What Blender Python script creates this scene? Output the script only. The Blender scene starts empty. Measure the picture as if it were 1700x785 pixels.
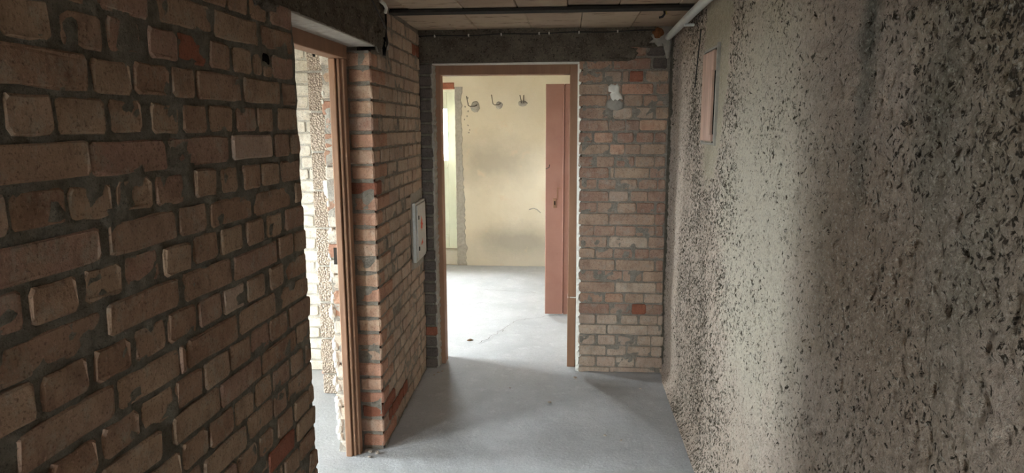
import bpy, bmesh, math, random
import numpy as np
from mathutils import Vector, Matrix, Euler

random.seed(7)
S = bpy.context.scene
COL = S.collection
R = math.radians

# ------------------------------------------------------------------ camera
# world axes follow the corridor: +Y along it, +X to the roughcast wall, Z up
cam_d = bpy.data.cameras.new('camera')
cam = bpy.data.objects.new('camera', cam_d)
COL.objects.link(cam)
cam.location = (0, 0, 1.6)
cam_d.sensor_fit = 'HORIZONTAL'
cam_d.sensor_width = 36.0
cam_d.lens = 36.0 * 1110 / 1700
cam_d.clip_start = 0.02
cam.rotation_mode = 'QUATERNION'
cam.rotation_quaternion = (Euler((0, 0, R(4.9))).to_quaternion()
                           @ Euler((R(90 - 9.4), 0, 0)).to_quaternion()
                           @ Euler((0, 0, R(-0.2))).to_quaternion())
S.camera = cam

# ------------------------------------------------------------------ sky and exposure
world = bpy.data.worlds.new('world')
S.world = world
world.use_nodes = True
bg = world.node_tree.nodes['Background']
bg.inputs['Color'].default_value = (0.91, 0.945, 1.03, 1)
bg.inputs['Strength'].default_value = 30.0
S.view_settings.view_transform = 'Standard'
S.view_settings.look = 'None'
S.view_settings.gamma = 1.0
S.view_settings.use_curve_mapping = False
S.view_settings.exposure = 2.4

def portal(center, sx, sy, rot):
    """daylight portal in a window opening: it guides sky light, adds none"""
    l = bpy.data.lights.new('window_daylight', 'AREA')
    l.shape = 'RECTANGLE'; l.size = sx; l.size_y = sy
    l.cycles.is_portal = True
    o = bpy.data.objects.new('window_daylight', l)
    o.location = center; o.rotation_euler = rot
    COL.objects.link(o)
# window openings: (axis, plane, a0, a1, z0, z1, direction into the room)
OPEN = {
    'side_a': ('x', -4.0, 2.60, 3.30, 0.65, 1.75, +1),
    'side_b': ('x', -4.0, 0.45, 1.35, 0.90, 1.85, +1),
    'side_c': ('x', -4.0, -2.05, -1.05, 0.8, 2.0, +1),  # unseen, added to send light through the added doorway
    'back_door': ('y', 7.70, -2.06, -1.40, 1.20, 1.80, -1),
    'back_left': ('x', -3.0, 4.60, 5.50, 0.85, 1.70, +1),
    'back_right': ('x', 0.62, 6.85, 7.15, 1.0, 1.45, -1),
    'rear': ('y', -3.2, -0.85, -0.40, 0.95, 1.95, +1),  # unseen, added behind the viewer to light end wall and pier
}
for k, (ax, p, a0, a1, z0, z1, d) in OPEN.items():
    off = -d * 0.15
    if ax == 'x':
        portal((p + off, (a0 + a1) / 2, (z0 + z1) / 2), z1 - z0, a1 - a0, (0, R(-90 * d), 0))
    else:
        portal(((a0 + a1) / 2, p + off, (z0 + z1) / 2), a1 - a0, z1 - z0, (R(90 * d), 0, 0))

# ------------------------------------------------------------------ helpers
def tag(o, label=None, cat=None, group=None, kind=None):
    if label: o['label'] = label
    if cat: o['category'] = cat
    if group: o['group'] = group
    if kind: o['kind'] = kind
    return o

def link(name, mesh, mat=None, parent=None):
    o = bpy.data.objects.new(name, mesh)
    COL.objects.link(o)
    if mat is not None and mesh is not None and len(mesh.materials) == 0:
        mesh.materials.append(mat)
    if parent is not None:
        o.parent = parent
    return o

def empty(name, loc=(0, 0, 0), rot=(0, 0, 0), parent=None):
    o = bpy.data.objects.new(name, None)
    o.empty_display_size = 0.05
    o.location = loc; o.rotation_euler = rot
    COL.objects.link(o)
    if parent: o.parent = parent
    return o

def mesh_of(bm, name='m', smooth=False):
    me = bpy.data.meshes.new(name)
    bmesh.ops.recalc_face_normals(bm, faces=bm.faces[:])
    bm.to_mesh(me); bm.free()
    if smooth:
        me.polygons.foreach_set('use_smooth', [True] * len(me.polygons))
    return me

def add_box(bm, x0, x1, y0, y1, z0, z1, bev=0.0, jit=0.0):
    vs = [bm.verts.new((x, y, z)) for x in (x0, x1) for y in (y0, y1) for z in (z0, z1)]
    fs = [(0, 1, 3, 2), (4, 6, 7, 5), (0, 4, 5, 1), (2, 3, 7, 6), (0, 2, 6, 4), (1, 5, 7, 3)]
    faces = [bm.faces.new([vs[i] for i in f]) for f in fs]
    if bev > 0:
        edges = list({e for f in faces for e in f.edges})
        r = bmesh.ops.bevel(bm, geom=edges, offset=bev, segments=1, affect='EDGES', profile=0.5)
        vs = list({v for f in r['faces'] for v in f.verts})
    if jit > 0:
        for v in vs:
            v.co += Vector((random.uniform(-jit, jit), random.uniform(-jit, jit), random.uniform(-jit, jit)))

def boxes(name, mat, parent, *bx, bev=0.0, jit=0.0):
    bm = bmesh.new()
    for b in bx:
        add_box(bm, *b, bev=bev, jit=jit)
    return link(name, mesh_of(bm, name), mat, parent)

def sweep(pts, rad, n=10, caps=True):
    """round tube along points; rad is a number or one per point"""
    bm = bmesh.new()
    pts = [Vector(p) for p in pts]
    if not hasattr(rad, '__len__'): rad = [rad] * len(pts)
    rings = []
    up = Vector((0.123, 0.321, 1)).normalized()
    for i, p in enumerate(pts):
        t = (pts[min(i + 1, len(pts) - 1)] - pts[max(i - 1, 0)]).normalized()
        a = t.cross(up)
        if a.length < 1e-3: a = t.cross(Vector((1, 0, 0)))
        a.normalize(); b = t.cross(a)
        rings.append([bm.verts.new(p + (a * math.cos(2 * math.pi * k / n) + b * math.sin(2 * math.pi * k / n)) * rad[i]) for k in range(n)])
    for r0, r1 in zip(rings, rings[1:]):
        for k in range(n):
            bm.faces.new((r0[k], r0[(k + 1) % n], r1[(k + 1) % n], r1[k]))
    if caps:
        bm.faces.new(rings[0]); bm.faces.new(rings[-1])
    return mesh_of(bm, 'tube', True)

def blob(outline, depth, seed=0, rings=4, wob=0.0):
    """a lump of plaster: outline in (u, v), domed outwards along -y"""
    rnd = random.Random(seed)
    bm = bmesh.new()
    cu = sum(p[0] for p in outline) / len(outline); cv = sum(p[1] for p in outline) / len(outline)
    prev = None
    for r in range(rings + 1):
        s = 1 - 0.8 * (r / rings)
        d = depth * math.sin(math.pi / 2 * r / rings)
        ring = [bm.verts.new((cu + (u - cu) * s, -d + (rnd.uniform(-wob, wob) if r else 0), cv + (v - cv) * s)) for u, v in outline]
        if prev:
            for i in range(len(ring)):
                bm.faces.new((prev[i], prev[(i + 1) % len(ring)], ring[(i + 1) % len(ring)], ring[i]))
        else:
            first = ring
        prev = ring
    bm.faces.new(prev)
    back = [bm.verts.new((v.co.x, 0.012, v.co.z)) for v in first]
    for i in range(len(first)):
        bm.faces.new((first[i], first[(i + 1) % len(first)], back[(i + 1) % len(first)], back[i]))
    bm.faces.new(back)
    return mesh_of(bm, 'blob', True)

def ragged(cu, cv, ru, rv, n, amp, seed):
    rnd = random.Random(seed)
    return [(cu + ru * math.cos(2 * math.pi * i / n) * (1 + rnd.uniform(-amp, amp)),
             cv + rv * math.sin(2 * math.pi * i / n) * (1 + rnd.uniform(-amp, amp))) for i in range(n)]

# numpy value noise
_tab = np.random.RandomState(11).rand(256, 256)
def vn(x, y, off=0):
    xi = np.floor(x).astype(int); yi = np.floor(y).astype(int)
    fx = x - xi; fy = y - yi
    fx = fx * fx * (3 - 2 * fx); fy = fy * fy * (3 - 2 * fy)
    g = lambda a, b: _tab[(a + off * 37) % 256, (b + off * 91) % 256]
    return ((g(xi, yi) * (1 - fx) + g(xi + 1, yi) * fx) * (1 - fy) + (g(xi, yi + 1) * (1 - fx) + g(xi + 1, yi + 1) * fx) * fy) - 0.5
def fbm(x, y, s, o=4, off=0):
    t = 0; a = 1.0
    for i in range(o):
        t = t + a * vn(x * s + 5.3 * i, y * s + 1.7 * i, off + i); a *= 0.55; s *= 2.0
    return t

def grid_mesh(P, smooth=True):
    """P: (nu, nv, 3) array of points"""
    nu, nv = P.shape[:2]
    idx = np.arange(nu * nv).reshape(nu, nv)
    q = np.stack([idx[:-1, :-1], idx[1:, :-1], idx[1:, 1:], idx[:-1, 1:]], -1).reshape(-1, 4)
    me = bpy.data.meshes.new('grid')
    me.vertices.add(nu * nv); me.vertices.foreach_set('co', P.reshape(-1).astype(np.float32))
    me.loops.add(q.size); me.loops.foreach_set('vertex_index', q.reshape(-1).astype(np.int32))
    me.polygons.add(len(q)); me.polygons.foreach_set('loop_start', (np.arange(len(q)) * 4).astype(np.int32))
    me.update(calc_edges=True)
    if smooth: me.polygons.foreach_set('use_smooth', [True] * len(q))
    return me

# ------------------------------------------------------------------ materials
class M:
    def __init__(s, name, rough=0.9, spec=0.2):
        s.m = bpy.data.materials.new(name); s.m.use_nodes = True
        s.t = s.m.node_tree; s.n = s.t.nodes; s.l = s.t.links
        s.b = s.n['Principled BSDF']
        s.b.inputs['Roughness'].default_value = rough
        s.b.inputs['Specular IOR Level'].default_value = spec
        s._pos = None
    def pos(s):
        if s._pos is None: s._pos = s.n.new('ShaderNodeNewGeometry').outputs['Position']
        return s._pos
    def put(s, sock, v):
        if isinstance(v, bpy.types.NodeSocket): s.l.new(v, sock)
        elif isinstance(v, (tuple, list)) and len(v) == 3 and len(sock.default_value) == 4: sock.default_value = (*v, 1)
        else: sock.default_value = v
    def noise(s, scale, detail=4, rough=0.6, stretch=None, vec=None, dist=0.0):
        n = s.n.new('ShaderNodeTexNoise')
        n.inputs['Scale'].default_value = scale; n.inputs['Detail'].default_value = detail
        n.inputs['Roughness'].default_value = rough; n.inputs['Distortion'].default_value = dist
        v = vec if vec is not None else s.pos()
        if stretch:
            m = s.n.new('ShaderNodeVectorMath'); m.operation = 'MULTIPLY'
            s.l.new(v, m.inputs[0]); m.inputs[1].default_value = stretch; v = m.outputs[0]
        s.l.new(v, n.inputs['Vector'])
        return n.outputs['Fac']
    def voro(s, scale, feature='F1', stretch=None, vec=None):
        n = s.n.new('ShaderNodeTexVoronoi'); n.feature = feature; n.inputs['Scale'].default_value = scale
        v = vec if vec is not None else s.pos()
        if stretch:
            m = s.n.new('ShaderNodeVectorMath'); m.operation = 'MULTIPLY'
            s.l.new(v, m.inputs[0]); m.inputs[1].default_value = stretch; v = m.outputs[0]
        s.l.new(v, n.inputs['Vector'])
        return n.outputs['Distance']
    def step(s, f, a, b, inv=False):
        n = s.n.new('ShaderNodeMapRange'); n.clamp = True
        s.l.new(f, n.inputs['Value'])
        n.inputs['From Min'].default_value = a; n.inputs['From Max'].default_value = b
        n.inputs['To Min'].default_value = 1 if inv else 0; n.inputs['To Max'].default_value = 0 if inv else 1
        return n.outputs[0]
    def math(s, op, a, b=None, c=None):
        n = s.n.new('ShaderNodeMath'); n.operation = op
        for i, v in enumerate((a, b, c)):
            if v is not None: s.put(n.inputs[i], v)
        return n.outputs[0]
    def mix(s, f, a, b):
        n = s.n.new('ShaderNodeMix'); n.data_type = 'RGBA'
        s.put(n.inputs[0], f); s.put(n.inputs[6], a); s.put(n.inputs[7], b)
        return n.outputs[2]
    def ramp(s, f, stops):
        n = s.n.new('ShaderNodeValToRGB'); r = n.color_ramp
        while len(r.elements) < len(stops): r.elements.new(0.5)
        for e, (p, c) in zip(r.elements, stops): e.position = p; e.color = (*c, 1)
        s.l.new(f, n.inputs[0]); return n.outputs[0]
    def sep(s):
        n = s.n.new('ShaderNodeSeparateXYZ'); s.l.new(s.pos(), n.inputs[0]); return n.outputs
    def patch(s, cy, cz, ry, rz, soft=0.5, warp=None):
        """elliptic stain on a wall of constant x, edge broken up by noise"""
        X = s.sep()
        a = s.math('POWER', s.math('DIVIDE', s.math('SUBTRACT', X[1], cy), ry), 2)
        b = s.math('POWER', s.math('DIVIDE', s.math('SUBTRACT', X[2], cz), rz), 2)
        d = s.math('SQRT', s.math('ADD', a, b))
        if warp is not None: d = s.math('ADD', d, warp)
        return s.step(d, 1 - soft, 1 + soft, inv=True)
    def color(s, c): s.put(s.b.inputs['Base Color'], c); return s
    def bump(s, h, strength=0.5, dist=0.01):
        n = s.n.new('ShaderNodeBump'); n.inputs['Strength'].default_value = strength; n.inputs['Distance'].default_value = dist
        s.l.new(h, n.inputs['Height'])
        if s.b.inputs['Normal'].is_linked:
            s.l.new(s.b.inputs['Normal'].links[0].from_socket, n.inputs['Normal'])
        s.l.new(n.outputs[0], s.b.inputs['Normal']); return s

def brick_material(name, stops, smear=(0.30, 0.27, 0.21), smear_lo=0.52, smear_hi=0.75):
    m = M(name, 0.95, 0.1)
    rnd = m.n.new('ShaderNodeObjectInfo').outputs['Random']
    base = m.ramp(rnd, stops)
    blot = m.noise(14, 5, 0.65)
    c = m.mix(m.math('MULTIPLY', m.step(blot, 0.38, 0.66), 0.75), base, m.ramp(m.noise(9, 4), [(0.3, tuple(v * 0.52 for v in stops[0][1])), (0.7, tuple(min(1, v * 1.22) for v in stops[len(stops) // 2][1]))]))
    streak = m.noise(55, 5, 0.75, (1, 1, 0.45))
    c = m.mix(m.math('MULTIPLY', m.step(streak, 0.50, 0.68), 0.5), c, tuple(v * 0.55 for v in stops[0][1]))
    sm = m.noise(22, 6, 0.7)
    c = m.mix(m.math('MULTIPLY', m.step(sm, smear_lo, smear_hi), 0.85), c, smear)
    c = m.mix(m.math('MULTIPLY', m.step(m.noise(160, 3), 0.55, 0.70), 0.65), c, tuple(v * 0.30 for v in stops[0][1]))
    c = m.mix(m.math('MULTIPLY', m.step(m.noise(130, 3, 0.6, (1.1, 1.3, 0.9)), 0.58, 0.72), 0.45), c, tuple(min(1, v * 1.5) for v in stops[-1][1]))
    m.color(c)
    m.bump(m.noise(40, 6, 0.7), 0.6, 0.006)
    m.bump(m.noise(220, 4, 0.7), 0.5, 0.003)
    return m.m

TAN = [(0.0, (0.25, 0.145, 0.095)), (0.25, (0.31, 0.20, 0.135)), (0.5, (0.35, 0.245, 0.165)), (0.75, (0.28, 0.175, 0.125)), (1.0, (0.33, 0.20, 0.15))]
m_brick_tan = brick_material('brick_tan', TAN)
m_brick_grey = brick_material('brick_grey_tan', [(0, (0.44, 0.325, 0.245)), (0.4, (0.51, 0.40, 0.305)), (0.75, (0.47, 0.35, 0.27)), (1, (0.39, 0.28, 0.22))], (0.43, 0.39, 0.33))
m_brick_rose = brick_material('brick_rose', [(0, (0.42, 0.20, 0.135)), (0.3, (0.52, 0.36, 0.25)), (0.55, (0.45, 0.24, 0.165)), (0.8, (0.56, 0.43, 0.31)), (1, (0.42, 0.29, 0.23))], (0.40, 0.36, 0.30), 0.56, 0.8)
m_brick_end = brick_material('brick_mixed', [(0, (0.31, 0.175, 0.13)), (0.3, (0.37, 0.245, 0.185)), (0.55, (0.45, 0.33, 0.235)), (0.8, (0.32, 0.215, 0.17)), (1, (0.40, 0.245, 0.17))], (0.36, 0.325, 0.275))
m_brick_red = brick_material('brick_red', [(0, (0.31, 0.115, 0.07)), (1, (0.28, 0.12, 0.08))], (0.3, 0.2, 0.15), 0.6, 0.85)
m_brick_dark = brick_material('brick_sooty', [(0, (0.11, 0.09, 0.08)), (1, (0.15, 0.12, 0.10))], (0.14, 0.125, 0.105))
m_brick_white = brick_material('brick_whitewashed', [(0, (0.56, 0.48, 0.38)), (1, (0.64, 0.56, 0.46))], (0.68, 0.63, 0.55), 0.42, 0.6)

def mortar_material(name, a, b):
    m = M(name, 1.0, 0.05)
    c = m.ramp(m.noise(35, 6, 0.7), [(0.3, a), (0.7, b)])
    m.color(m.mix(m.math('MULTIPLY', m.step(m.noise(260, 3), 0.55, 0.7), 0.6), c, (0.05, 0.045, 0.035)))
    m.bump(m.noise(70, 6, 0.75), 1.0, 0.012); m.bump(m.noise(300, 3), 0.6, 0.004)
    return m.m
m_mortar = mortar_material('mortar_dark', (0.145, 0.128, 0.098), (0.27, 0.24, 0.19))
m_mortar_grey = mortar_material('mortar_grey', (0.22, 0.195, 0.16), (0.39, 0.345, 0.29))
m_mortar_white = mortar_material('mortar_white', (0.46, 0.42, 0.36), (0.62, 0.58, 0.51))

def concrete_dark():
    m = M('concrete_sooty', 1.0, 0.05)
    c = m.ramp(m.noise(12, 6, 0.7), [(0.3, (0.11, 0.09, 0.07)), (0.7, (0.22, 0.185, 0.145))])
    c = m.mix(m.step(m.noise(110, 4, 0.7), 0.57, 0.68), c, (0.30, 0.25, 0.20))
    c = m.mix(m.math('MULTIPLY', m.step(m.noise(75, 4, 0.7), 0.55, 0.66), 0.8), c, (0.035, 0.030, 0.024))
    m.color(c); m.bump(m.noise(55, 6, 0.75), 1.0, 0.014); m.bump(m.noise(250, 3), 0.6, 0.004)
    return m.m
m_concrete_dark = concrete_dark()

def plain(name, col, var=0.15, scale=20, rough=0.8, spec=0.25, bump=0.3, bdist=0.003, metal=0.0, stretch=None):
    m = M(name, rough, spec)
    a = tuple(v * (1 - var) for v in col); b = tuple(min(1, v * (1 + var)) for v in col)
    f = m.noise(scale, 5, 0.65, stretch)
    m.color(m.ramp(f, [(0.3, a), (0.7, b)]))
    m.b.inputs['Metallic'].default_value = metal
    if bump: m.bump(m.noise(scale * 4, 4, 0.65, stretch), bump, bdist)
    return m.m
m_lintel_pale = plain('concrete_pale', (0.40, 0.36, 0.31), 0.2, 30, 0.95, 0.1, 0.5, 0.004)
m_ceiling_slab = None
def slab_material():
    m = M('clay_ceiling_slab', 0.95, 0.1)
    rnd = m.n.new('ShaderNodeObjectInfo').outputs['Random']
    c = m.ramp(rnd, [(0, (0.38, 0.275, 0.20)), (0.35, (0.47, 0.365, 0.27)), (0.7, (0.42, 0.315, 0.235)), (1, (0.27, 0.19, 0.14))])
    c = m.mix(m.step(m.noise(30, 6, 0.7, (0.25, 1, 1)), 0.56, 0.66), c, (0.12, 0.085, 0.06))
    c = m.mix(m.math('MULTIPLY', m.step(m.noise(5, 4), 0.5, 0.7), 0.5), c, (0.46, 0.37, 0.25))
    m.color(c); m.bump(m.noise(45, 6, 0.7, (0.3, 1, 1)), 0.7, 0.006)
    return m.m
m_ceiling_slab = slab_material()
m_steel = plain('steel_sooty', (0.035, 0.03, 0.025), 0.3, 40, 0.8, 0.2, 0.5)
m_rust = plain('rust', (0.17, 0.07, 0.03), 0.4, 60, 0.95, 0.1, 0.6)
m_frame = plain('frame_brown_paint', (0.275, 0.145, 0.085), 0.14, 18, 0.6, 0.3, 0.2, 0.002, 0, (1, 1, 0.15))
m_frame_l = plain('frame_worn_brown_paint', (0.30, 0.165, 0.10), 0.22, 40, 0.65, 0.3, 0.3, 0.002, 0, (1, 1, 0.1))
def door_material():
    m = M('door_rose_paint', 0.55, 0.3)
    c = m.ramp(m.noise(6, 4, 0.6), [(0.3, (0.30, 0.145, 0.11)), (0.7, (0.345, 0.18, 0.14))])
    c = m.mix(m.step(m.noise(45, 5, 0.7, (1, 1, 0.4)), 0.66, 0.72), c, (0.19, 0.075, 0.05))
    m.color(c); m.bump(m.noise(60, 4, 0.6, (1, 1, 0.2)), 0.2, 0.002)
    return m.m
m_door = door_material()
m_black = plain('painted_hole_shade', (0.012, 0.011, 0.010), 0.1, 20, 1.0, 0.0, 0)  # near-black colour stands in for the shade inside holes and gaps
m_white_plaster = plain('white_plaster', (0.74, 0.71, 0.64), 0.08, 40, 0.95, 0.1, 0.5, 0.004)
m_grey_plaster = plain('grey_plaster', (0.34, 0.31, 0.27), 0.15, 40, 0.95, 0.1, 0.6, 0.005)
m_pipe = plain('grey_white_plastic', (0.56, 0.56, 0.53), 0.06, 30, 0.45, 0.4, 0.05)
m_cable = plain('cable', (0.03, 0.027, 0.025), 0.2, 30, 0.6, 0.3, 0)
m_clip = plain('clip_white', (0.72, 0.68, 0.60), 0.1, 30, 0.6, 0.3, 0)
m_box = plain('box_grey_paint', (0.52, 0.51, 0.47), 0.12, 60, 0.5, 0.35, 0.15)
m_redpaint = plain('red_orange_paint', (0.72, 0.13, 0.08), 0.1, 90, 0.7, 0.2, 0)
m_wood = plain('wood_pinkish', (0.47, 0.30, 0.23), 0.25, 30, 0.75, 0.2, 0.4, 0.003, 0, (1, 1, 0.12))
m_iron = plain('iron_wire', (0.10, 0.075, 0.06), 0.3, 60, 0.6, 0.4, 0, 0, 0.6)
m_mint = plain('mint_paint', (0.69, 0.72, 0.60), 0.07, 10, 0.55, 0.3, 0.2, 0.002, 0, (1, 1, 0.3))
m_wall_plain = plain('plaster_whitewash', (0.50, 0.46, 0.39), 0.1, 6, 0.95, 0.1, 0.4, 0.005)
m_wall_back = plain('plaster_back_room', (0.40, 0.36, 0.30), 0.1, 6, 0.95, 0.1, 0.4, 0.005)
m_ground = plain('bare_ground', (0.13, 0.115, 0.09), 0.3, 3, 1.0, 0.1, 0.5, 0.02)
m_leafdry = plain('dry_litter', (0.16, 0.10, 0.06), 0.3, 60, 0.9, 0.1, 0.4)
m_chip = plain('rubble', (0.36, 0.31, 0.26), 0.25, 40, 1.0, 0.05, 0.5)

def glass():
    m = M('window_glass', 0.05, 0.5)
    tr = m.n.new('ShaderNodeBsdfTransparent'); tr.inputs[0].default_value = (0.93, 0.96, 0.94, 1)
    gl = m.n.new('ShaderNodeBsdfGlossy'); gl.inputs['Roughness'].default_value = 0.05
    mx = m.n.new('ShaderNodeMixShader'); mx.inputs[0].default_value = 0.07
    m.l.new(tr.outputs[0], mx.inputs[1]); m.l.new(gl.outputs[0], mx.inputs[2])
    m.l.new(mx.outputs[0], m.n['Material Output'].inputs['Surface'])
    return m.m
m_glass = glass()

def floor_material():
    m = M('floor_concrete', 0.8, 0.25)
    c = m.ramp(m.noise(2.2, 6, 0.65), [(0.3, (0.36, 0.36, 0.36)), (0.7, (0.47, 0.47, 0.475))])
    c = m.mix(m.math('MULTIPLY', m.step(m.noise(26, 5, 0.7), 0.55, 0.75), 0.35), c, (0.26, 0.25, 0.24))
    c = m.mix(m.math('MULTIPLY', m.step(m.noise(11, 5, 0.7), 0.56, 0.70), 0.5), c, (0.57, 0.57, 0.57))
    c = m.mix(m.math('MULTIPLY', m.step(m.noise(95, 4, 0.7), 0.5, 0.75), 0.5), c, (0.24, 0.235, 0.23))
    c = m.mix(m.step(m.noise(240, 2), 0.70, 0.76), c, (0.10, 0.09, 0.08))
    m.color(c); m.bump(m.noise(60, 6, 0.7), 0.45, 0.006); m.bump(m.noise(400, 3), 0.35, 0.002)
    return m.m
m_floor = floor_material()

def roughcast():
    m = M('roughcast_stained', 1.0, 0.1)
    base = m.ramp(m.noise(1.9, 5, 0.6), [(0.30, (0.56, 0.445, 0.355)), (0.70, (0.65, 0.535, 0.445))])
    warp = m.math('MULTIPLY', m.math('SUBTRACT', m.noise(4.5, 5, 0.65), 0.5), 1.5)
    warp2 = m.math('MULTIPLY', m.math('SUBTRACT', m.noise(9, 5, 0.7), 0.5), 1.6)
    c = base
    # cream patch with a broken edge
    cream = m.patch(2.35, 1.30, 0.50, 0.75, 0.35, warp)
    c = m.mix(m.math('MULTIPLY', cream, 0.95), c, (0.65, 0.575, 0.46))
    # ochre-brown stains
    c = m.mix(m.math('MULTIPLY', m.patch(1.48, 1.25, 0.35, 0.25, 0.6, warp), 0.55), c, (0.27, 0.18, 0.11))
    # mould in the upper corner
    mould = m.patch(0.85, 1.95, 0.42, 0.52, 0.45, warp2)
    c = m.mix(m.math('MULTIPLY', mould, 0.65), c, (0.27, 0.21, 0.125))
    # green-blue smears
    g1 = m.patch(1.55, 1.86, 0.035, 0.30, 0.8, m.math('MULTIPLY', warp2, 1.3))
    g2 = m.patch(1.23, 1.66, 0.07, 0.17, 0.8, warp2)
    g3 = m.patch(1.13, 1.38, 0.10, 0.20, 0.8, warp2)
    c = m.mix(m.math('MULTIPLY', g1, 0.75), c, (0.10, 0.125, 0.105))
    c = m.mix(m.math('MULTIPLY', g2, 0.45), c, (0.15, 0.17, 0.14))
    c = m.mix(m.math('MULTIPLY', g3, 0.35), c, (0.18, 0.195, 0.155))
    # smooth filler around the access panel
    smooth = m.patch(3.10, 1.95, 0.26, 0.62, 0.10, m.math('MULTIPLY', warp2, 0.25))
    c = m.mix(m.math('MULTIPLY', smooth, 0.8), c, (0.50, 0.44, 0.32))
    # black specks lodged in the render
    dens = m.math('MULTIPLY', m.math('SUBTRACT', m.noise(3.5, 3, 0.6), 0.5), 0.22)
    dens = m.math('SUBTRACT', dens, m.math('MULTIPLY', mould, 0.10))
    far = m.math('MULTIPLY', m.step(m.math('ADD', m.sep()[1], m.math('MULTIPLY', warp, 0.25)), 2.45, 2.85), m.step(m.sep()[1], 3.70, 3.95, inv=True))
    dens = m.math('SUBTRACT', dens, m.math('MULTIPLY', far, 0.085))  # denser real specks, also painting in the shade beside the lit corner strip
    dens = m.math('ADD', dens, m.math('MULTIPLY', smooth, 0.16))
    sp = m.math('SUBTRACT', m.noise(85, 4, 0.62, (1, 1, 0.75), None, 0.6), dens)
    c = m.mix(m.step(sp, 0.57, 0.64), c, (0.055, 0.043, 0.030))
    sp2 = m.math('SUBTRACT', m.noise(30, 4, 0.6, (1, 1.2, 0.8), None, 0.8), m.math('MULTIPLY', dens, 0.6))
    c = m.mix(m.math('MULTIPLY', m.step(sp2, 0.63, 0.70), 0.85), c, (0.06, 0.05, 0.033))
    c = m.mix(m.math('MULTIPLY', m.step(m.noise(48, 5, 0.72), 0.50, 0.66), 0.45), c, (0.24, 0.185, 0.14))
    # pale knocked grains
    c = m.mix(m.math('MULTIPLY', m.step(m.noise(120, 3, 0.6), 0.55, 0.68), 0.6), c, (0.72, 0.66, 0.56))
    m.color(c)
    c2 = m.mix(m.math('MULTIPLY', m.step(m.noise(210, 3, 0.65, (1, 1, 0.6)), 0.53, 0.68), 0.35), c, (0.14, 0.105, 0.08))
    m.color(c2)
    m.bump(m.noise(90, 5, 0.65), 1.0, 0.016); m.bump(m.noise(300, 3), 0.6, 0.005)
    return m.m
m_roughcast = roughcast()

def cream_plaster():
    m = M('plaster_cream_stained', 0.95, 0.1)
    X = m.sep()
    c = m.ramp(m.noise(2.0, 5, 0.6), [(0.3, (0.54, 0.465, 0.35)), (0.7, (0.61, 0.54, 0.43))])
    w = m.math('MULTIPLY', m.math('SUBTRACT', m.noise(3.2, 6, 0.7), 0.5), 1.3)
    def st(cx, cz, rx, rz):
        a = m.math('POWER', m.math('DIVIDE', m.math('SUBTRACT', X[0], cx), rx), 2)
        b = m.math('POWER', m.math('DIVIDE', m.math('SUBTRACT', X[2], cz), rz), 2)
        return m.step(m.math('ADD', m.math('SQRT', m.math('ADD', a, b)), w), 0.3, 1.3, inv=True)
    c = m.mix(m.math('MULTIPLY', st(-0.85, 1.20, 0.55, 0.30), 0.7), c, (0.33, 0.285, 0.225))
    c = m.mix(m.math('MULTIPLY', st(-0.55, 0.28, 0.6, 0.20), 0.7), c, (0.28, 0.255, 0.215))
    c = m.mix(m.math('MULTIPLY', m.step(X[2], 0.02, 0.35, inv=True), 0.5), c, (0.52, 0.485, 0.43))
    c = m.mix(m.math('MULTIPLY', m.step(m.noise(6, 5), 0.6, 0.7), 0.5), c, (0.57, 0.445, 0.32))
    c = m.mix(m.math('MULTIPLY', m.step(m.noise(60, 4), 0.66, 0.72), 0.6), c, (0.30, 0.25, 0.19))
    m.color(c); m.bump(m.noise(12, 5, 0.6), 0.3, 0.01); m.bump(m.noise(120, 3), 0.3, 0.003)
    return m.m
m_cream = cream_plaster()
def block_material():
    m = M('pumice_block', 1.0, 0.05)
    rnd = m.n.new('ShaderNodeObjectInfo').outputs['Random']
    c = m.ramp(rnd, [(0, (0.47, 0.37, 0.29)), (1, (0.56, 0.46, 0.37))])
    c = m.mix(m.math('MULTIPLY', m.step(m.voro(95), 0.40, 0.62), 0.6), c, (0.27, 0.20, 0.15))
    c = m.mix(m.math('MULTIPLY', m.step(m.noise(130, 3), 0.58, 0.7), 0.7), c, (0.70, 0.62, 0.52))
    m.color(c); m.bump(m.voro(95), 1.0, 0.01)
    return m.m
m_block = block_material()

# ------------------------------------------------------------------ floor, ground, ceilings
HC = 2.185      # corridor ceiling
def make_floor():
    xs = np.concatenate([np.arange(-4.2, -1.2, 0.06), np.arange(-1.2, 0.72, 0.018), np.arange(0.72, 1.0, 0.07)])
    ys = np.concatenate([np.arange(-3.4, 1.6, 0.08), np.arange(1.6, 5.4, 0.018), np.arange(5.4, 8.0, 0.04)])
    X, Y = np.meshgrid(xs, ys, indexing='ij')
    Z = 0.006 * fbm(X, Y, 1.6, 4, 3) + 0.0022 * fbm(X, Y, 18, 3, 5)
    Z = np.minimum(Z, 0.004)
    # loose mortar swept against the end wall and the roughcast wall
    Z += 0.010 * np.exp(-((Y - 4.20) / 0.05) ** 2) * np.clip((X - 0.08) / 0.05, 0, 1) * (X < 0.62)
    return link('floor', grid_mesh(np.stack([X, Y, Z], -1)), m_floor)
floor = tag(make_floor(), 'dusty pale grey screed floor running through corridor and rooms', 'floor', kind='structure')
boxes('floor_slab', m_floor, floor, (-4.3, 1.1, -3.5, 8.1, -0.25, -0.015))
tag(boxes('ground', m_ground, None, (-40, 40, -40, 45, -0.6, -0.25)), 'bare earth ground outside the house', 'ground', kind='structure')

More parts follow.
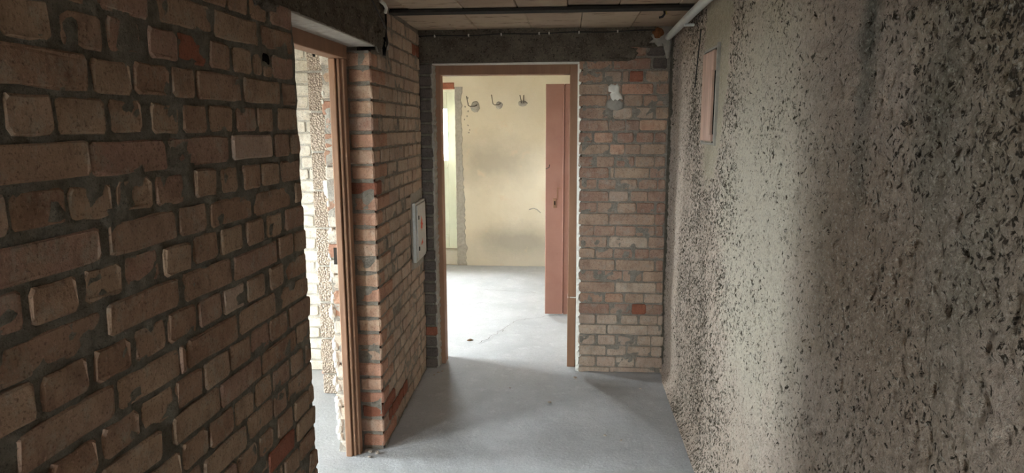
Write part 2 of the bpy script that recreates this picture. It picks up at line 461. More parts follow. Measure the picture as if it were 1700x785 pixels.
def ribbon(pts, w):
    bm = bmesh.new(); prev = None
    for i, (x, y) in enumerate(pts):
        a = Vector(pts[max(i - 1, 0)]); b = Vector(pts[min(i + 1, len(pts) - 1)])
        t = (b - a).normalized(); n = Vector((-t.y, t.x)) * w * random.uniform(0.25, 1)
        cur = (bm.verts.new((x + n.x, y + n.y, 0.0052)), bm.verts.new((x - n.x, y - n.y, 0.0052)))
        if prev: bm.faces.new((prev[0], prev[1], cur[1], cur[0]))
        prev = cur
    return mesh_of(bm, 'crack')
m_crack = plain('crack_grey', (0.20, 0.185, 0.17), 0.2, 60, 1, 0, 0)  # darker grey than the screed, laid as flat ribbons
def walk(p, q, n, amp, seed):
    rnd = random.Random(seed)
    return [(p[0] + (q[0] - p[0]) * i / n + rnd.uniform(-amp, amp), p[1] + (q[1] - p[1]) * i / n + rnd.uniform(-amp, amp)) for i in range(n + 1)]
for p, q, sd in [((-1.15, 5.75), (-0.75, 5.90), 1), ((-0.55, 5.02), (-0.42, 5.35), 2), ((-0.42, 5.35), (-0.02, 5.60), 3), ((-0.65, 4.75), (-0.5, 5.1), 4), ((-0.9, 6.4), (-0.3, 6.3), 5)]:
    link('crack', ribbon(walk(p, q, 14, 0.016, sd), 0.0035), m_crack, floor)

# corridor ceiling: clay slabs between sooty steel beams
ceil = boxes('ceiling', m_concrete_dark, None, (-1.2, 0.9, -3.4, 4.5, HC + 0.06, HC + 0.25))
tag(ceil, 'low corridor ceiling of clay slabs between dark steel beams', 'ceiling', kind='structure')
beams = [3.50, 2.72, 1.94, 1.16, 0.38, -0.40, -1.18, -1.96, -2.74]
for by in beams:
    boxes('steel_beam', m_steel, ceil, (-1.1, 0.66, by - 0.045, by + 0.045, HC - 0.020, HC - 0.006), (-1.1, 0.66, by - 0.008, by + 0.008, HC - 0.006, HC + 0.06))
spans = [(beams[0], 4.33)] + [(b, a) for a, b in zip(beams, beams[1:])]
rnd = random.Random(4)
for si, (y0, y1) in enumerate(spans):
    x = -1.12
    cuts = [-0.70, -0.565, -0.24, 0.06, 0.36, 0.68] if si == 0 else None
    i = 0
    while x < 0.66:
        nx = cuts[i] if cuts else min(x + rnd.uniform(0.24, 0.30), 0.68)
        i += 1
        bm = bmesh.new()
        dz = rnd.uniform(-0.005, 0.004)
        add_box(bm, x + 0.0015, nx - 0.0015, y0 + 0.02, y1 - 0.02, HC + dz, HC + 0.05, bev=0.004, jit=0.0015)
        link('ceiling_slab', mesh_of(bm, 'slab'), m_ceiling_slab, ceil)
        x = nx

# ------------------------------------------------------------------ brick kit
def brick_mesh(L, H, D, seed):
    """irregular worn brick, front towards -y, origin at the front face centre"""
    rnd = random.Random(seed)
    bm = bmesh.new()
    nl = 3 if L > 0.16 else 2
    pts = []
    c = lambda: rnd.uniform(0.004, 0.012)
    j = lambda s=0.0022: rnd.uniform(-s, s)
    a = L / 2; b = H / 2
    pts += [(-a + c(), -b)] + [(-a + L * i / nl, -b + j(0.003)) for i in range(1, nl)] + [(a - c(), -b)]
    pts += [(a, -b + c()), (a + j(), b - c())]
    pts += [(a - c(), b)] + [(a - L * i / nl, b + j(0.003)) for i in range(1, nl)] + [(-a + c(), b)]
    pts += [(-a, b - c()), (-a + j(), -b + c())]
    n = len(pts)
    ch = 0.0042
    rings = []
    for s, y in ((1.0, D), (1.0, 0.0026)):
        rings.append([bm.verts.new((u + (j(0.001) if y < D else 0), y, v)) for u, v in pts])
    rings.append([bm.verts.new((u - math.copysign(min(ch, abs(u)), u) + j(0.0015), j(0.0025), v - math.copysign(min(ch, abs(v)), v) + j(0.0015))) for u, v in pts])
    for r0, r1 in zip(rings, rings[1:]):
        for k in range(n):
            bm.faces.new((r0[k], r0[(k + 1) % n], r1[(k + 1) % n], r1[k]))
    bm.faces.new(rings[-1])
    return mesh_of(bm, 'brick')
REF_L = {'s': 0.235, 'h': 0.108, 'c': 0.055}
REF_H = 0.066
_cache = {}
def brick(parent, mat, u0, u1, z0, z1, place, rot, seed, depth=0.10, w=None):
    """place(u, z, w) gives the world point; w is how far the brick stands proud"""
    L = u1 - u0
    typ = 's' if L > 0.165 else ('h' if L > 0.075 else 'c')
    key = (typ, seed % 9, mat.name, round(depth, 3))
    if key not in _cache:
        me = brick_mesh(REF_L[typ], REF_H, depth, 'shc'.index(typ) * 100 + seed % 9)
        me.materials.append(mat); _cache[key] = me
    o = bpy.data.objects.new('brick', _cache[key]); COL.objects.link(o)
    rr = random.Random(seed)
    if w is None: w = rr.uniform(-0.0025, 0.004)
    o.location = place((u0 + u1) / 2, (z0 + z1) / 2, w)
    o.rotation_euler = (rr.uniform(-0.012, 0.012), rr.uniform(-0.010, 0.010), rot + rr.uniform(-0.014, 0.014))
    o.scale = (L / REF_L[typ], 1, (z1 - z0) / REF_H)
    o.parent = parent
    return o
def join_bricks(name, parent, mat, specs, place, rot):
    bm = bmesh.new()
    for (u0, u1, z0, z1, sd) in specs:
        L = u1 - u0
        me = brick_mesh(L, z1 - z0, 0.10, sd % 40)
        n0 = len(bm.verts)
        bm.from_mesh(me); bpy.data.meshes.remove(me)
        mt = Matrix.Translation(place((u0 + u1) / 2, (z0 + z1) / 2, (sd % 7 - 3) * 0.001)) @ Matrix.Rotation(rot, 4, 'Z')
        bm.verts.ensure_lookup_table()
        for v in bm.verts[n0:]: v.co = mt @ v.co
    o = link(name, mesh_of(bm, name), mat, parent)
    return tag(o, kind='stuff')
def mortar_face(parent, mat, u0, u1, z0, z1, place, step=0.014, rec=0.0036, amp=0.0072, off=1, name='mortar'):
    us = np.linspace(u0, u1, max(2, int((u1 - u0) / step))); zs = np.linspace(z0, z1, max(2, int((z1 - z0) / step)))
    U, Z = np.meshgrid(us, zs, indexing='ij')
    d = -rec + amp * fbm(U, Z, 22, 3, off)
    P = np.zeros(U.shape + (3,))
    o = np.array(place(0, 0, 0)); du = np.array(place(1, 0, 0)) - o; dw = np.array(place(0, 0, 1)) - o
    P = o + U[..., None] * du + d[..., None] * dw
    P[..., 2] += Z
    return link(name, grid_mesh(P), mat, parent)

# ------------------------------------------------------------------ near brick wall, left of the corridor
XL = -0.89
placeL = lambda u, z, w: (XL + w, u, z)
wall_left = boxes('wall_left', m_mortar, None, (-1.13, XL - 0.03, -0.25, 2.165, 0, 1.968), (-1.13, XL - 0.03, -3.4, -1.15, 0, 1.968), (-1.13, XL - 0.03, -3.4, 1.93, 1.968, HC + 0.05))
tag(wall_left, 'dim tan brick wall with wide dark mortar joints beside the corridor', 'wall', kind='structure')
mortar_face(wall_left, m_mortar, 0.3, 2.168, 0, 1.966, placeL, off=2)
mortar_face(wall_left, m_mortar, 0.3, 1.95, 1.966, HC + 0.05, placeL, off=2)
# unseen doorway added behind the viewer to bring light onto the right wall
mortar_face(wall_left, m_mortar, -3.4, -1.15, 0, 1.966, placeL, 0.05, off=2)
mortar_face(wall_left, m_mortar, -0.25, 0.3, 0, 1.966, placeL, 0.05, off=2)
mortar_face(wall_left, m_mortar, -3.4, 0.3, 1.966, HC + 0.05, placeL, 0.05, off=2)
NEAR={4:[(1403,1489),(1500,1611),(1622,1740),(1749,1851),(1876,1976),(2002,2146)],
3:[(1102,1214),(1222,1401),(1439,1657),(1672,1910),(1939,2158)],
2:[(1018,1123),(1142,1253),(1271,1367),(1395,1496),(1505,1623),(1641,1736),(1758,1860),(1871,1928),(1934,1988),(2000,2152)],
1:[(962,1198),(1214,1328),(1336,1458),(1467,1558),(1571,1786),(1805,2038),(2060,2155)],
0:[(1005,1104),(1114,1237),(1254,1352),(1383,1481),(1498,1597),(1620,1729),(1755,1867),(1877,1973),(2012,2154)],
-1:[(918,1182),(1187,1426),(1437,1701),(1717,1956),(1977,2079),(2090,2163)],
-2:[(905,984),(992,1113),(1122,1235),(1248,1363),(1378,1484),(1528,1621),(1653,1735),(1771,1867),(1879,1994),(2011,2160)],
-3:[(924,1188),(1212,1435),(1450,1565),(1584,1804),(1824,2073),(2111,2161)],
-4:[(881,992),(1006,1115),(1135,1236),(1253,1362),(1379,1482),(1503,1606),(1625,1736),(1762,1866),(1892,1998),(2022,2171)],
-5:[(911,1178),(1186,1421),(1449,1665),(1678,1947),(1964,2065),(2083,2181)],
-6:[(898,990),(1008,1120),(1139,1242),(1259,1363),(1373,1486),(1500,1606),(1621,1731),(1744,1853),(1890,1983),(2012,2170)],
-7:[(845,934),(944,1182),(1194,1405),(1408,1424),(1438,1672),(1688,1916),(1954,2170)],
-8:[(896,993),(1006,1118),(1139,1246),(1262,1371),(1383,1491),(1502,1618),(1631,1736),(1747,1862),(1867,1989),(2008,2175)],
-9:[(957,1112),(1124,1309),(1355,1559),(1566,1798),(1808,2055),(2065,2175)],
-10:[(1143,1238),(1255,1372),(1387,1492),(1503,1621),(1634,1736),(1754,1857),(1870,1986),(2000,2100),(2116,2175)],
-11:[(1290,1456),(1467,1679),(1702,1855),(1863,1952),(1965,2173)],
-12:[(1412,1511),(1523,1615),(1630,1738),(1755,1843),(1878,1988),(2002,2124),(2134,2176)],
-13:[(1470,1648),(1662,1797),(1803,1991),(2011,2174)]}
ZB = lambda k: 1.581 + 0.079 * k
def bond_row(k, edge, start, rr):
    """English bond from the wall end backwards"""
    out = []
    seq = [0.145] if k % 2 == 0 else [0.07, 0.105]
    y = edge
    while y > start:
        L = seq.pop(0) if seq else (rr.gauss(0.108, 0.005) if k % 2 == 0 else rr.gauss(0.235, 0.008))
        out.append((y - L, y)); y -= L + rr.uniform(0.012, 0.02)
    return out
sd = 0
hidden = []
rr = random.Random(21)
for k in range(-20, 8):
    z0 = ZB(k) + 0.0065; z1 = ZB(k) + 0.079 - 0.0065
    if z0 < 0.0: z0 = 0.004
    if z1 > HC + 0.05: z1 = HC + 0.05
    edge = 2.172 if k <= 4 else 1.935
    if k in NEAR:
        vis = [(a / 1000, b / 1000) for a, b in NEAR[k]]
        more = bond_row(k, vis[0][0] - 0.015, -3.4, rr)[0:0]
        y = vis[0][0] - 0.015
    else:
        vis = []; y = edge
    rest = []
    first = k not in NEAR
    if first:
        row = bond_row(k, y, -3.4, rr)
    else:
        row = []
        while y > -3.4:
            L = rr.gauss(0.108, 0.005) if k % 2 == 0 else rr.gauss(0.235, 0.008)
            row.append((y - L, y)); y -= L + 0.015
    for a, b in row:
        if b > 0.88 and a < b: vis.append((a, b))
        else: rest.append((a, b))
    for a, b in vis:
        sd += 1
        t = rr.uniform(-0.003, 0.003)
        jag = rr.uniform(-0.004, 0.005)
        mat = m_brick_tan
        if (k, a) in ((2, 1.505), (-13, 1.803), (-6, 1.621)): mat = m_brick_red
        if (k, a) in ((-1, 1.717), (-6, 1.621)): mat = m_brick_grey
        if k == 2 and abs(a - 1.934) < 0.001:      # broken brick, a black patch above paints the hole's shade
            brick(wall_left, mat, a, b, z0, z0 + 0.03, placeL, R(90), sd); continue
        brick(wall_left, mat, a, b, z0 + t, z1 + t + jag * 0.5, placeL, R(90), sd)
    for a, b in rest:
        if z0 < 1.966 and b > -1.15 and a < -0.25: continue
        hidden.append((a, b, z0, z1, len(hidden)))
join_bricks('brickwork', wall_left, m_brick_tan, hidden, placeL, R(90))
o = link('painted_cavity', blob(ragged(1.958, ZB(2) + 0.056, 0.028, 0.020, 12, 0.25, 8), 0.002, 8, 2), m_black, wall_left); o.rotation_euler = (0, 0, R(90)); o.location = (XL - 0.003, 0, 0)  # shallow black lump, the hole's darkness is in its colour
# the jamb end of the near wall, facing the doorway
jambN = lambda u, z, w: (u, 2.172 + w, z)
for k in range(-20, 5):
    z0 = max(0.004, ZB(k) + 0.0065); z1 = ZB(k) + 0.0725
    o = brick(wall_left, m_brick_rose, -1.125, -1.0, z0, z1, jambN, R(180), 500 + k)
    if k % 2 == 0: brick(wall_left, m_brick_rose, -0.99, -0.905, z0, z1, lambda u, z, w: (u, 2.160, z), R(180), 530 + k, depth=0.03)

# ------------------------------------------------------------------ concrete lintel over the side doorway
def rough_prism(name, mat, parent, x0, x1, y0, y1, z0, z1, step=0.02, amp=0.006, face='x'):
    """concrete block whose corridor face is displaced"""
    bm = bmesh.new()
    add_box(bm, x0, x1 - (0.012 if face == 'x' else 0), y0 + (0.012 if face == 'y' else 0), y1, z0, z1)
    o = link(name, mesh_of(bm, name), mat, parent)
    return o
lint = boxes('trim_1', m_concrete_dark, None, (-1.13, XL - 0.010, 1.95, 3.16, 1.968, HC + 0.05))
tag(lint, 'sooty rough concrete lintel over the side doorway', 'lintel', kind='structure')
mortar_face(lint, m_concrete_dark, 1.93, 3.17, 1.962, HC + 0.03, lambda u, z, w: (XL + 0.012 + w, u, z), 0.012, 0.004, 0.018, 9, 'lintel_face')
boxes('lintel_underside', m_lintel_pale, lint, (-1.01, XL + 0.004, 2.10, 3.075, 1.958, 1.9675), bev=0.002)
# ragged crust hanging off the lintel ends over the brickwork
for i, (cy, cz, ry, rz) in enumerate([(1.93, 1.99, 0.06, 0.05), (1.98, 1.955, 0.07, 0.022), (3.16, 2.0, 0.05, 0.045), (3.20, 2.09, 0.05, 0.08), (1.90, 2.12, 0.07, 0.07)]):
    o = link('crust', blob(ragged(cy, cz, ry, rz, 16, 0.35, i), 0.012, i, 3, 0.002), m_concrete_dark, lint)
    o.rotation_euler = (0, 0, R(90)); o.location = (XL + 0.006, 0, 0)

# ------------------------------------------------------------------ far stretch of the left wall with its brick jamb
ANG = math.atan(0.0265)
Y0 = 3.068
fx = lambda y: -0.905 - 0.0265 * (y - Y0)
placeP = lambda u, z, w: (fx(u) + w, u, z)
wall_left2 = empty('wall_left_far')
tag(wall_left2, 'pale tan brick wall between the two doorways, English bond', 'wall', kind='structure')
boxes('core', m_mortar_grey, wall_left2, (-1.13, -0.975, Y0 + 0.02, 4.30, 0, 1.975), (-1.13, -0.975, 3.17, 4.30, 1.975, HC + 0.05))
mortar_face(wall_left2, m_mortar_grey, Y0 + 0.012, 4.22, 0, 1.95, placeP, off=4)
mortar_face(wall_left2, m_mortar_grey, 3.17, 4.22, 1.95, HC + 0.03, placeP, off=4)
PL = [1.939, 1.866, 1.794, 1.72, 1.647, 1.572, 1.496, 1.422, 1.349, 1.274, 1.2, 1.127, 1.055, 0.980, 0.905, 0.829, 0.753, 0.679, 0.607, 0.533, 0.457, 0.381, 0.309, 0.237, 0.164, 0.088, 0.012]
PL = [2.163, 2.088, 2.013] + PL
placeJ = lambda u, z, w: (u, Y0 - w, z)
mortar_face(wall_left2, m_mortar_grey, -1.12, -0.915, 0, 1.94, placeJ, off=6)
rr = random.Random(33)
def corner_mesh(seed, dx, dy, h):
    random.seed(seed)
    bm = bmesh.new(); add_box(bm, -dx, 0, 0, dy, -h / 2, h / 2, bev=0.007, jit=0.0022)
    return mesh_of(bm, 'corner_brick')
for i in range(len(PL)):
    zt = PL[i] - 0.005; zb = (PL[i + 1] if i + 1 < len(PL) else -0.005) + 0.005
    if zb < 0: zb = 0.003
    if zt - zb < 0.02: continue
    top = i < 3
    y = 3.18 if top else Y0
    stretch = (i % 2 == 0)
    if not top:
        dx, dy = (0.11, 0.235) if stretch else (0.125, 0.108)
        me = corner_mesh(i, dx, dy, zt - zb)
        mat = m_brick_red if i in (13 - 2, 26) else m_brick_rose
        o = link('brick', me, mat, wall_left2)
        o.location = (fx(Y0) + rr.uniform(-0.003, 0.003), Y0 + rr.uniform(-0.005, 0.004), (zt + zb) / 2)
        o.rotation_euler = (0, 0, rr.uniform(-0.01, 0.01))
        y = Y0 + dy + 0.011
        sd += 1
        brick(wall_left2, m_brick_rose, -1.125, fx(Y0) - dx - 0.01, zb, zt, placeJ, 0, sd)
    else:
        stretch = (i % 2 == 1)
    seq = [] if stretch or top else [0.055]
    while y < 4.19:
        L = seq.pop(0) if seq else ((rr.gauss(0.226, 0.012) if rr.random() < 0.8 else 0.108) if stretch else rr.gauss(0.104, 0.008))
        e = min(y + L, 4.205)
        if e - y > 0.03:
            inbox = (zt > 0.76 and zb < 1.19 and e > 3.84)
            if inbox and y < 3.79:
                e = 3.825; inbox = e - y < 0.03
            hole = i < 3 and y < 3.38 and e > 3.22 and i > 0
            if not inbox and not hole:
                sd += 1
                mat = m_brick_red if (i in (27,) and y < 3.5) or (i == 1 and y > 3.8) else m_brick_grey
                brick(wall_left2, mat, y, e, zb, zt, placeP, R(90) + ANG, sd)
        y = e + rr.uniform(0.008, 0.014)
o = link('painted_cavity', blob([(3.25, 2.18), (3.37, 2.18), (3.375, 2.11), (3.36, 2.06), (3.345, 2.0), (3.32, 1.95), (3.30, 1.94), (3.29, 1.99), (3.285, 2.04), (3.25, 2.06), (3.24, 2.12)], 0.002, 8, 2), m_black, wall_left2); o.rotation_euler = (0, 0, R(90)); o.location = (fx(3.3) + 0.004, 0, 0)  # black lump on the wall face paints the hole's inner shade
for i, (cy, cz, ry, rz) in enumerate([(3.215, 2.06, 0.035, 0.06), (3.37, 2.0, 0.05, 0.03), (3.22, 1.98, 0.04, 0.03)]):
    o = link('plaster_smear', blob(ragged(cy, cz, ry, rz, 16, 0.3, 20 + i), 0.010, i, 3, 0.001), m_grey_plaster, wall_left2)
    o.rotation_euler = (0, 0, R(90)); o.location = (fx(3.3) + 0.001, 0, 0)
# grey plaster round the meter box
def flat_lump(name, mat, parent, cy, cz, ry, rz, th, x, seed, n=26, amp=0.08):
    rnd2 = random.Random(seed)
    pts = []
    for i in range(n):
        a = 2 * math.pi * i / n
        c, s_ = math.cos(a), math.sin(a)
        k = 1 / max(abs(c), abs(s_))
        pts.append((cy + ry * c * k * (1 + rnd2.uniform(-amp, amp)), cz + rz * s_ * k * (1 + rnd2.uniform(-amp, amp))))
    o = link(name, blob(pts, th, seed, 3, 0.0006), mat, parent)
    o.rotation_euler = (0, 0, R(90) + (ANG if x < 0 else 0)); o.location = (x, 0, 0)
    return o
surround = mortar_face(wall_left2, m_grey_plaster, 3.83, 4.2, 0.74, 1.21, placeP, 0.02, -0.001, 0.006, 8, 'plaster_surround')

# ------------------------------------------------------------------ end wall with the main doorway
YE = 4.215
placeE = lambda u, z, w: (u, YE - w, z)
wall_end = empty('wall_end')
tag(wall_end, 'mixed brick wall at the corridor end around the main doorway', 'wall', kind='structure')
boxes('core', m_mortar, wall_end, (-1.13, -0.872, YE + 0.03, 4.46, 0, 1.985), (0.085, 0.9, YE + 0.03, 4.46, 0, 1.985), (-1.13, 0.9, YE + 0.03, 4.46, 1.985, HC + 0.05))
mortar_face(wall_end, m_mortar_grey, 0.078, 0.60, 0, 2.09, placeE, off=12)
mortar_face(wall_end, m_mortar, -0.96, -0.868, 0, 1.98, placeE, off=13)
corner_fill = mortar_face(wall_end, m_mortar, 0.585, 0.68, 0, HC, lambda u, z, w: (u, YE + 0.02 - w, z), 0.015, 0.004, 0.02, 14, 'mortar_fill')
ENDR=[(2014,2068,[(352,453),(458,572)]),(1937,2000,[(56,251),(264,485),(499,581)]),(1861,1925,[(54,197),(205,310),(319,356),(361,441),(459,590)]),(1788,1850,[(55,235),(240,312),(316,504),(526,598)]),(1717,1782,[(56,225),(231,323),(332,443),(452,598)]),(1641,1708,[(57,247),(266,380),(401,510),(524,601)]),(1569,1631,[(61,237),(242,340),(345,425),(429,591)]),(1496,1556,[(59,141),(154,264),(295,393),(410,515),(524,589)]),(1423,1484,[(60,245),(251,339),(345,435),(439,590)]),(1346,1410,[(58,151),(170,275),(294,402),(409,524),(529,589)]),(1277,1340,[(62,245),(257,276),(281,493),(501,590)]),(1206,1267,[(63,171),(184,299),(320,424),(431,547),(552,594)]),(1131,1193,[(64,246),(251,367),(386,488),(493,599)]),(1058,1121,[(65,175),(180,295),(305,419),(424,533),(547,599)]),(983,1051,[(63,249),(256,535),(540,598)]),(911,975,[(67,159),(163,289),(298,420),(426,542),(547,589)]),(837,904,[(65,242),(259,496),(504,601)]),(768,827,[(69,166),(176,282),(292,403),(422,508),(513,602)]),(688,756,[(70,293),(303,544),(554,597)]),(617,684,[(70,217),(227,343),(350,469),(476,599)]),(544,610,[(71,296),(304,558),(561,601)]),(476,536,[(72,225),(239,352),(366,480),(488,602)]),(401,468,[(73,265),(275,402),(410,499),(501,606)]),(333,394,[(74,178),(188,318),(345,448),(463,574),(577,608)]),(266,327,[(75,248),(260,513),(515,606)]),(193,257,[(71,180),(198,309),(327,439),(452,535),(540,613)]),(122,185,[(77,248),(259,380),(390,537),(542,606)]),(45,112,[(78,183),(193,312),(317,436),(443,613)]),(5,39,[(74,274),(279,620)])]
RED = {(2, 3), (3, 2), (6, 3), (22, 2), (18, 0), (7, 1)}
PALE = {(5, 1), (5, 2), (16, 1), (2, 1), (23, 3), (20, 1), (21, 3), (25, 1), (25, 2), (12, 1)}
for i, (z0, z1, bs) in enumerate(ENDR):
    for j, (a, b) in enumerate(bs):
        sd += 1
        mat = m_brick_end
        if (i, j) in {(2, 3), (22, 2)}: mat = m_brick_red
        elif (i, j) in {(3, 2), (6, 3), (7, 1), (8, 1)}: mat = m_brick_rose
        elif (i, j) in PALE or i > 22: mat = m_brick_grey
        elif i == 0 or (i, j) == (1, 2): mat = m_brick_dark if j == 1 or i == 1 else m_brick_end
        brick(wall_end, mat, a / 1000, b / 1000, z0 / 1000, z1 / 1000, placeE, 0, sd, depth=0.085)
# sooty stub left of the door frame: one brick per course, returning to the frame
ST = [1.985 - 0.0735 * i for i in range(28)]
for i, zt in enumerate(ST):
    zb = max(0.003, zt - 0.066)
    if zt - zb < 0.02: continue
    random.seed(900 + i)
    bm = bmesh.new(); add_box(bm, -0.965, -0.868 + random.uniform(-0.004, 0.006), YE - 0.006, YE + 0.105, zb, zt - 0.006, bev=0.006, jit=0.002)
    link('brick', mesh_of(bm, 'stub_brick'), m_brick_red if i == 23 else m_brick_dark, wall_end)
# lintel
lint2 = boxes('trim_2', m_concrete_dark, None, (-0.96, 0.345, YE + 0.006, 4.455, 1.99, HC + 0.02), (0.345, 0.62, YE + 0.006, 4.455, 2.072, HC + 0.02))
tag(lint2, 'sooty rough concrete lintel over the main doorway', 'lintel', kind='structure')
mortar_face(lint2, m_concrete_dark, -0.95, 0.36, 1.985, HC + 0.02, lambda u, z, w: (u, YE - 0.012 - w, z), 0.012, 0.004, 0.014, 15, 'lintel_face')
mortar_face(lint2, m_concrete_dark, 0.36, 0.62, 2.068, HC + 0.02, lambda u, z, w: (u, YE - 0.012 - w, z), 0.012, 0.004, 0.014, 15, 'lintel_face')
for i, (cx_, cz_, rx_, rz_) in enumerate([(0.36, 2.03, 0.05, 0.035), (0.31, 1.995, 0.08, 0.012), (0.5, 2.07, 0.09, 0.012)]):
    o = link('crust', blob(ragged(cx_, cz_, rx_, rz_, 16, 0.3, 40 + i), 0.010, i, 3, 0.002), m_concrete_dark, lint2); o.location = (0, YE - 0.006, 0)
# white plaster between frame and brick, its whiteness also paints sunlit reveal mortar
bm = bmesh.new(); rr = random.Random(5)
zs = np.arange(0.0, 1.985, 0.0145); prev = None
for z in zs:
    lean = 0.018 * (1 - z / 2)
    w = 0.0065 + rr.uniform(-0.003, 0.003)
    jt = min(abs(z - zz / 1000) for zz, _, _ in ENDR)
    if jt < 0.012: w += rr.uniform(0.006, 0.014)
    x0 = 0.046 + lean * 0.5; x1 = 0.054 + lean + w
    ring = [bm.verts.new(p) for p in ((x0, YE + 0.09, z), (x0, YE + 0.02, z), (x1 - 0.004, YE + rr.uniform(-0.001, 0.004), z), (x1, YE + 0.03, z))]
    if prev:
        for q in range(3): bm.faces.new((prev[q], prev[q + 1], ring[q + 1], ring[q]))
    prev = ring
link('plaster_edge', mesh_of(bm, 'plaster_edge'), m_white_plaster, wall_end)
boxes('plaster_edge', m_white_plaster, wall_end, (-0.862, 0.066, YE + 0.03, 4.31, 1.978, 1.990), jit=0.001)
bm = bmesh.new(); prev = None
for z in zs:
    x1 = -0.862 + rr.uniform(0, 0.010)
    ring = [bm.verts.new(p) for p in ((-0.885, YE + 0.004 + rr.uniform(0, 0.005), z), (x1, YE + 0.012 + rr.uniform(0, 0.01), z), (x1 + 0.002, 4.31, z))]
    if prev:
        for q in range(2): bm.faces.new((prev[q], prev[q + 1], ring[q + 1], ring[q]))
    prev = ring
link('plaster_edge', mesh_of(bm, 'plaster_edge'), m_grey_plaster, wall_end)
# plaster splash on the brick pier, grey patch with rust by the pipe
out = [(0.228, 1.83), (0.25, 1.85), (0.275, 1.842), (0.285, 1.852), (0.30, 1.835), (0.30, 1.80), (0.318, 1.775), (0.322, 1.755), (0.30, 1.76), (0.29, 1.745), (0.275, 1.757), (0.262, 1.742), (0.25, 1.765), (0.243, 1.785), (0.25, 1.80), (0.23, 1.805)]
o = link('plaster_splash', blob(out, 0.010, 1, 3, 0.001), m_white_plaster, wall_end); o.location = (0, YE - 0.004, 0)
out = [(0.225, 1.745), (0.25, 1.765), (0.30, 1.755), (0.33, 1.735), (0.325, 1.70), (0.29, 1.69), (0.25, 1.695), (0.228, 1.71)]
o = link('plaster_splash', blob(out, 0.006, 2, 3, 0.001), m_grey_plaster, wall_end); o.location = (0, YE - 0.003, 0)
out = [(0.515, 2.175), (0.55, 2.19), (0.605, 2.185), (0.605, 2.10), (0.60, 2.06), (0.59, 2.0), (0.575, 1.995), (0.565, 2.05), (0.55, 2.068), (0.52, 2.065), (0.50, 2.09), (0.468, 2.088), (0.495, 2.11), (0.478, 2.13), (0.50, 2.145)]
o = link('plaster_patch', blob(out, 0.008, 3, 3, 0.001), m_grey_plaster, wall_end); o.location = (0, YE - 0.016, 0)
o = link('rust_patch', blob(ragged(0.522, 2.145, 0.034, 0.032, 14, 0.2, 9), 0.006, 4, 3, 0.001), m_rust, wall_end); o.location = (0, YE - 0.022, 0)

# main door frame
tr = empty('trim_3', (-0.4, 4.33, 0))
tag(tr, 'brown painted wooden frame lining the main doorway', 'door frame', kind='structure')
def local(par, o):
    o.matrix_parent_inverse = par.matrix_world.inverted() if False else Matrix.Translation(-Vector(par.location))
    return o
local(tr, boxes('jamb', m_frame, tr, (-0.878, -0.826, 4.305, 4.40, 0.0, 1.985), bev=0.003))
local(tr, boxes('jamb', m_frame, tr, (-0.001, 0.054, 4.305, 4.42, 0.485, 1.985), bev=0.003))
local(tr, boxes('jamb_splice', m_frame, tr, (-0.003, 0.052, 4.303, 4.42, 0.0, 0.478), bev=0.004))
local(tr, boxes('splice_cut', m_clip, tr, (0.012, 0.054, 4.3035, 4.32, 0.4785, 0.4845)))
local(tr, boxes('head', m_frame, tr, (-0.826, -0.001, 4.305, 4.40, 1.918, 1.985), bev=0.003))
local(tr, boxes('rebate', m_frame, tr, (-0.878, -0.842, 4.40, 4.44, 0, 1.97), (0.012, 0.05, 4.42, 4.44, 0, 1.97), (-0.842, 0.012, 4.40, 4.44, 1.937, 1.97)))

# ------------------------------------------------------------------ roughcast wall on the right
XR = 0.64
def make_right():
    ys = np.concatenate([np.linspace(-3.4, 0.55, 70), np.arange(0.56, 4.27, 0.0075)])
    zs = np.arange(0, HC + 0.06, 0.0075)
    Y, Z = np.meshgrid(ys, zs, indexing='ij')
    d = 0.016 * fbm(Y, Z, 1.3, 3, 20)
    sm = np.exp(-(((Y - 3.10) / 0.24) ** 4 + ((Z - 1.95) / 0.58) ** 4))
    g = 0.0110 * fbm(Y, Z, 42, 3, 22) + 0.006 * np.maximum(fbm(Y, Z, 26, 3, 25), 0)
    g = g - 0.010 * np.clip((fbm(Y, Z, 34, 3, 28) - 0.34) / 0.2, 0, 1)
    d = d + g * (1 - 0.85 * sm)
    d = d * np.where(sm > 0.5, 0.5, 1) * np.clip(Z / 0.05, 0.12, 1)
    d = d + 0.045 * np.exp(-Z / 0.03) + 0.02 * np.exp(-(4.23 - np.minimum(Y, 4.23)) / 0.03)
    return link('wall_right', grid_mesh(np.stack([XR - d, Y, Z], -1)), m_roughcast)
wall_right = tag(make_right(), 'pitted roughcast wall stained cream, brown and green', 'wall', kind='structure')
boxes('core', m_concrete_dark, wall_right, (XR + 0.03, XR + 0.25, -3.4, 4.5, 0, HC + 0.06))

# ------------------------------------------------------------------ walls that close the rooms
def wall_holes(name, mat, axis, p0, p1, a0, a1, z0, z1, holes, label, parent=None):
    """wall slab between planes p0 and p1 with rectangular openings"""
    As = sorted({a0, a1, *[h[0] for h in holes], *[h[1] for h in holes]})
    Zs = sorted({z0, z1, *[h[2] for h in holes], *[h[3] for h in holes]})
    bx = []
    for i in range(len(As) - 1):
        for j in range(len(Zs) - 1):
            ca = (As[i] + As[i + 1]) / 2; cz_ = (Zs[j] + Zs[j + 1]) / 2
            if any(h[0] < ca < h[1] and h[2] < cz_ < h[3] for h in holes): continue
            bx.append((p0, p1, As[i], As[i + 1], Zs[j], Zs[j + 1]) if axis == 'x' else (As[i], As[i + 1], p0, p1, Zs[j], Zs[j + 1]))
    o = boxes(name, mat, parent, *bx)
    return tag(o, label, 'wall', kind='structure')
def hole(k): return OPEN[k][2:6]
HB = 2.30
wall_holes('wall_rear', m_wall_plain, 'y', -3.4, -3.2, -1.2, 0.9, 0, HC + 0.1, [hole('rear')], 'plain plastered wall closing the corridor behind')
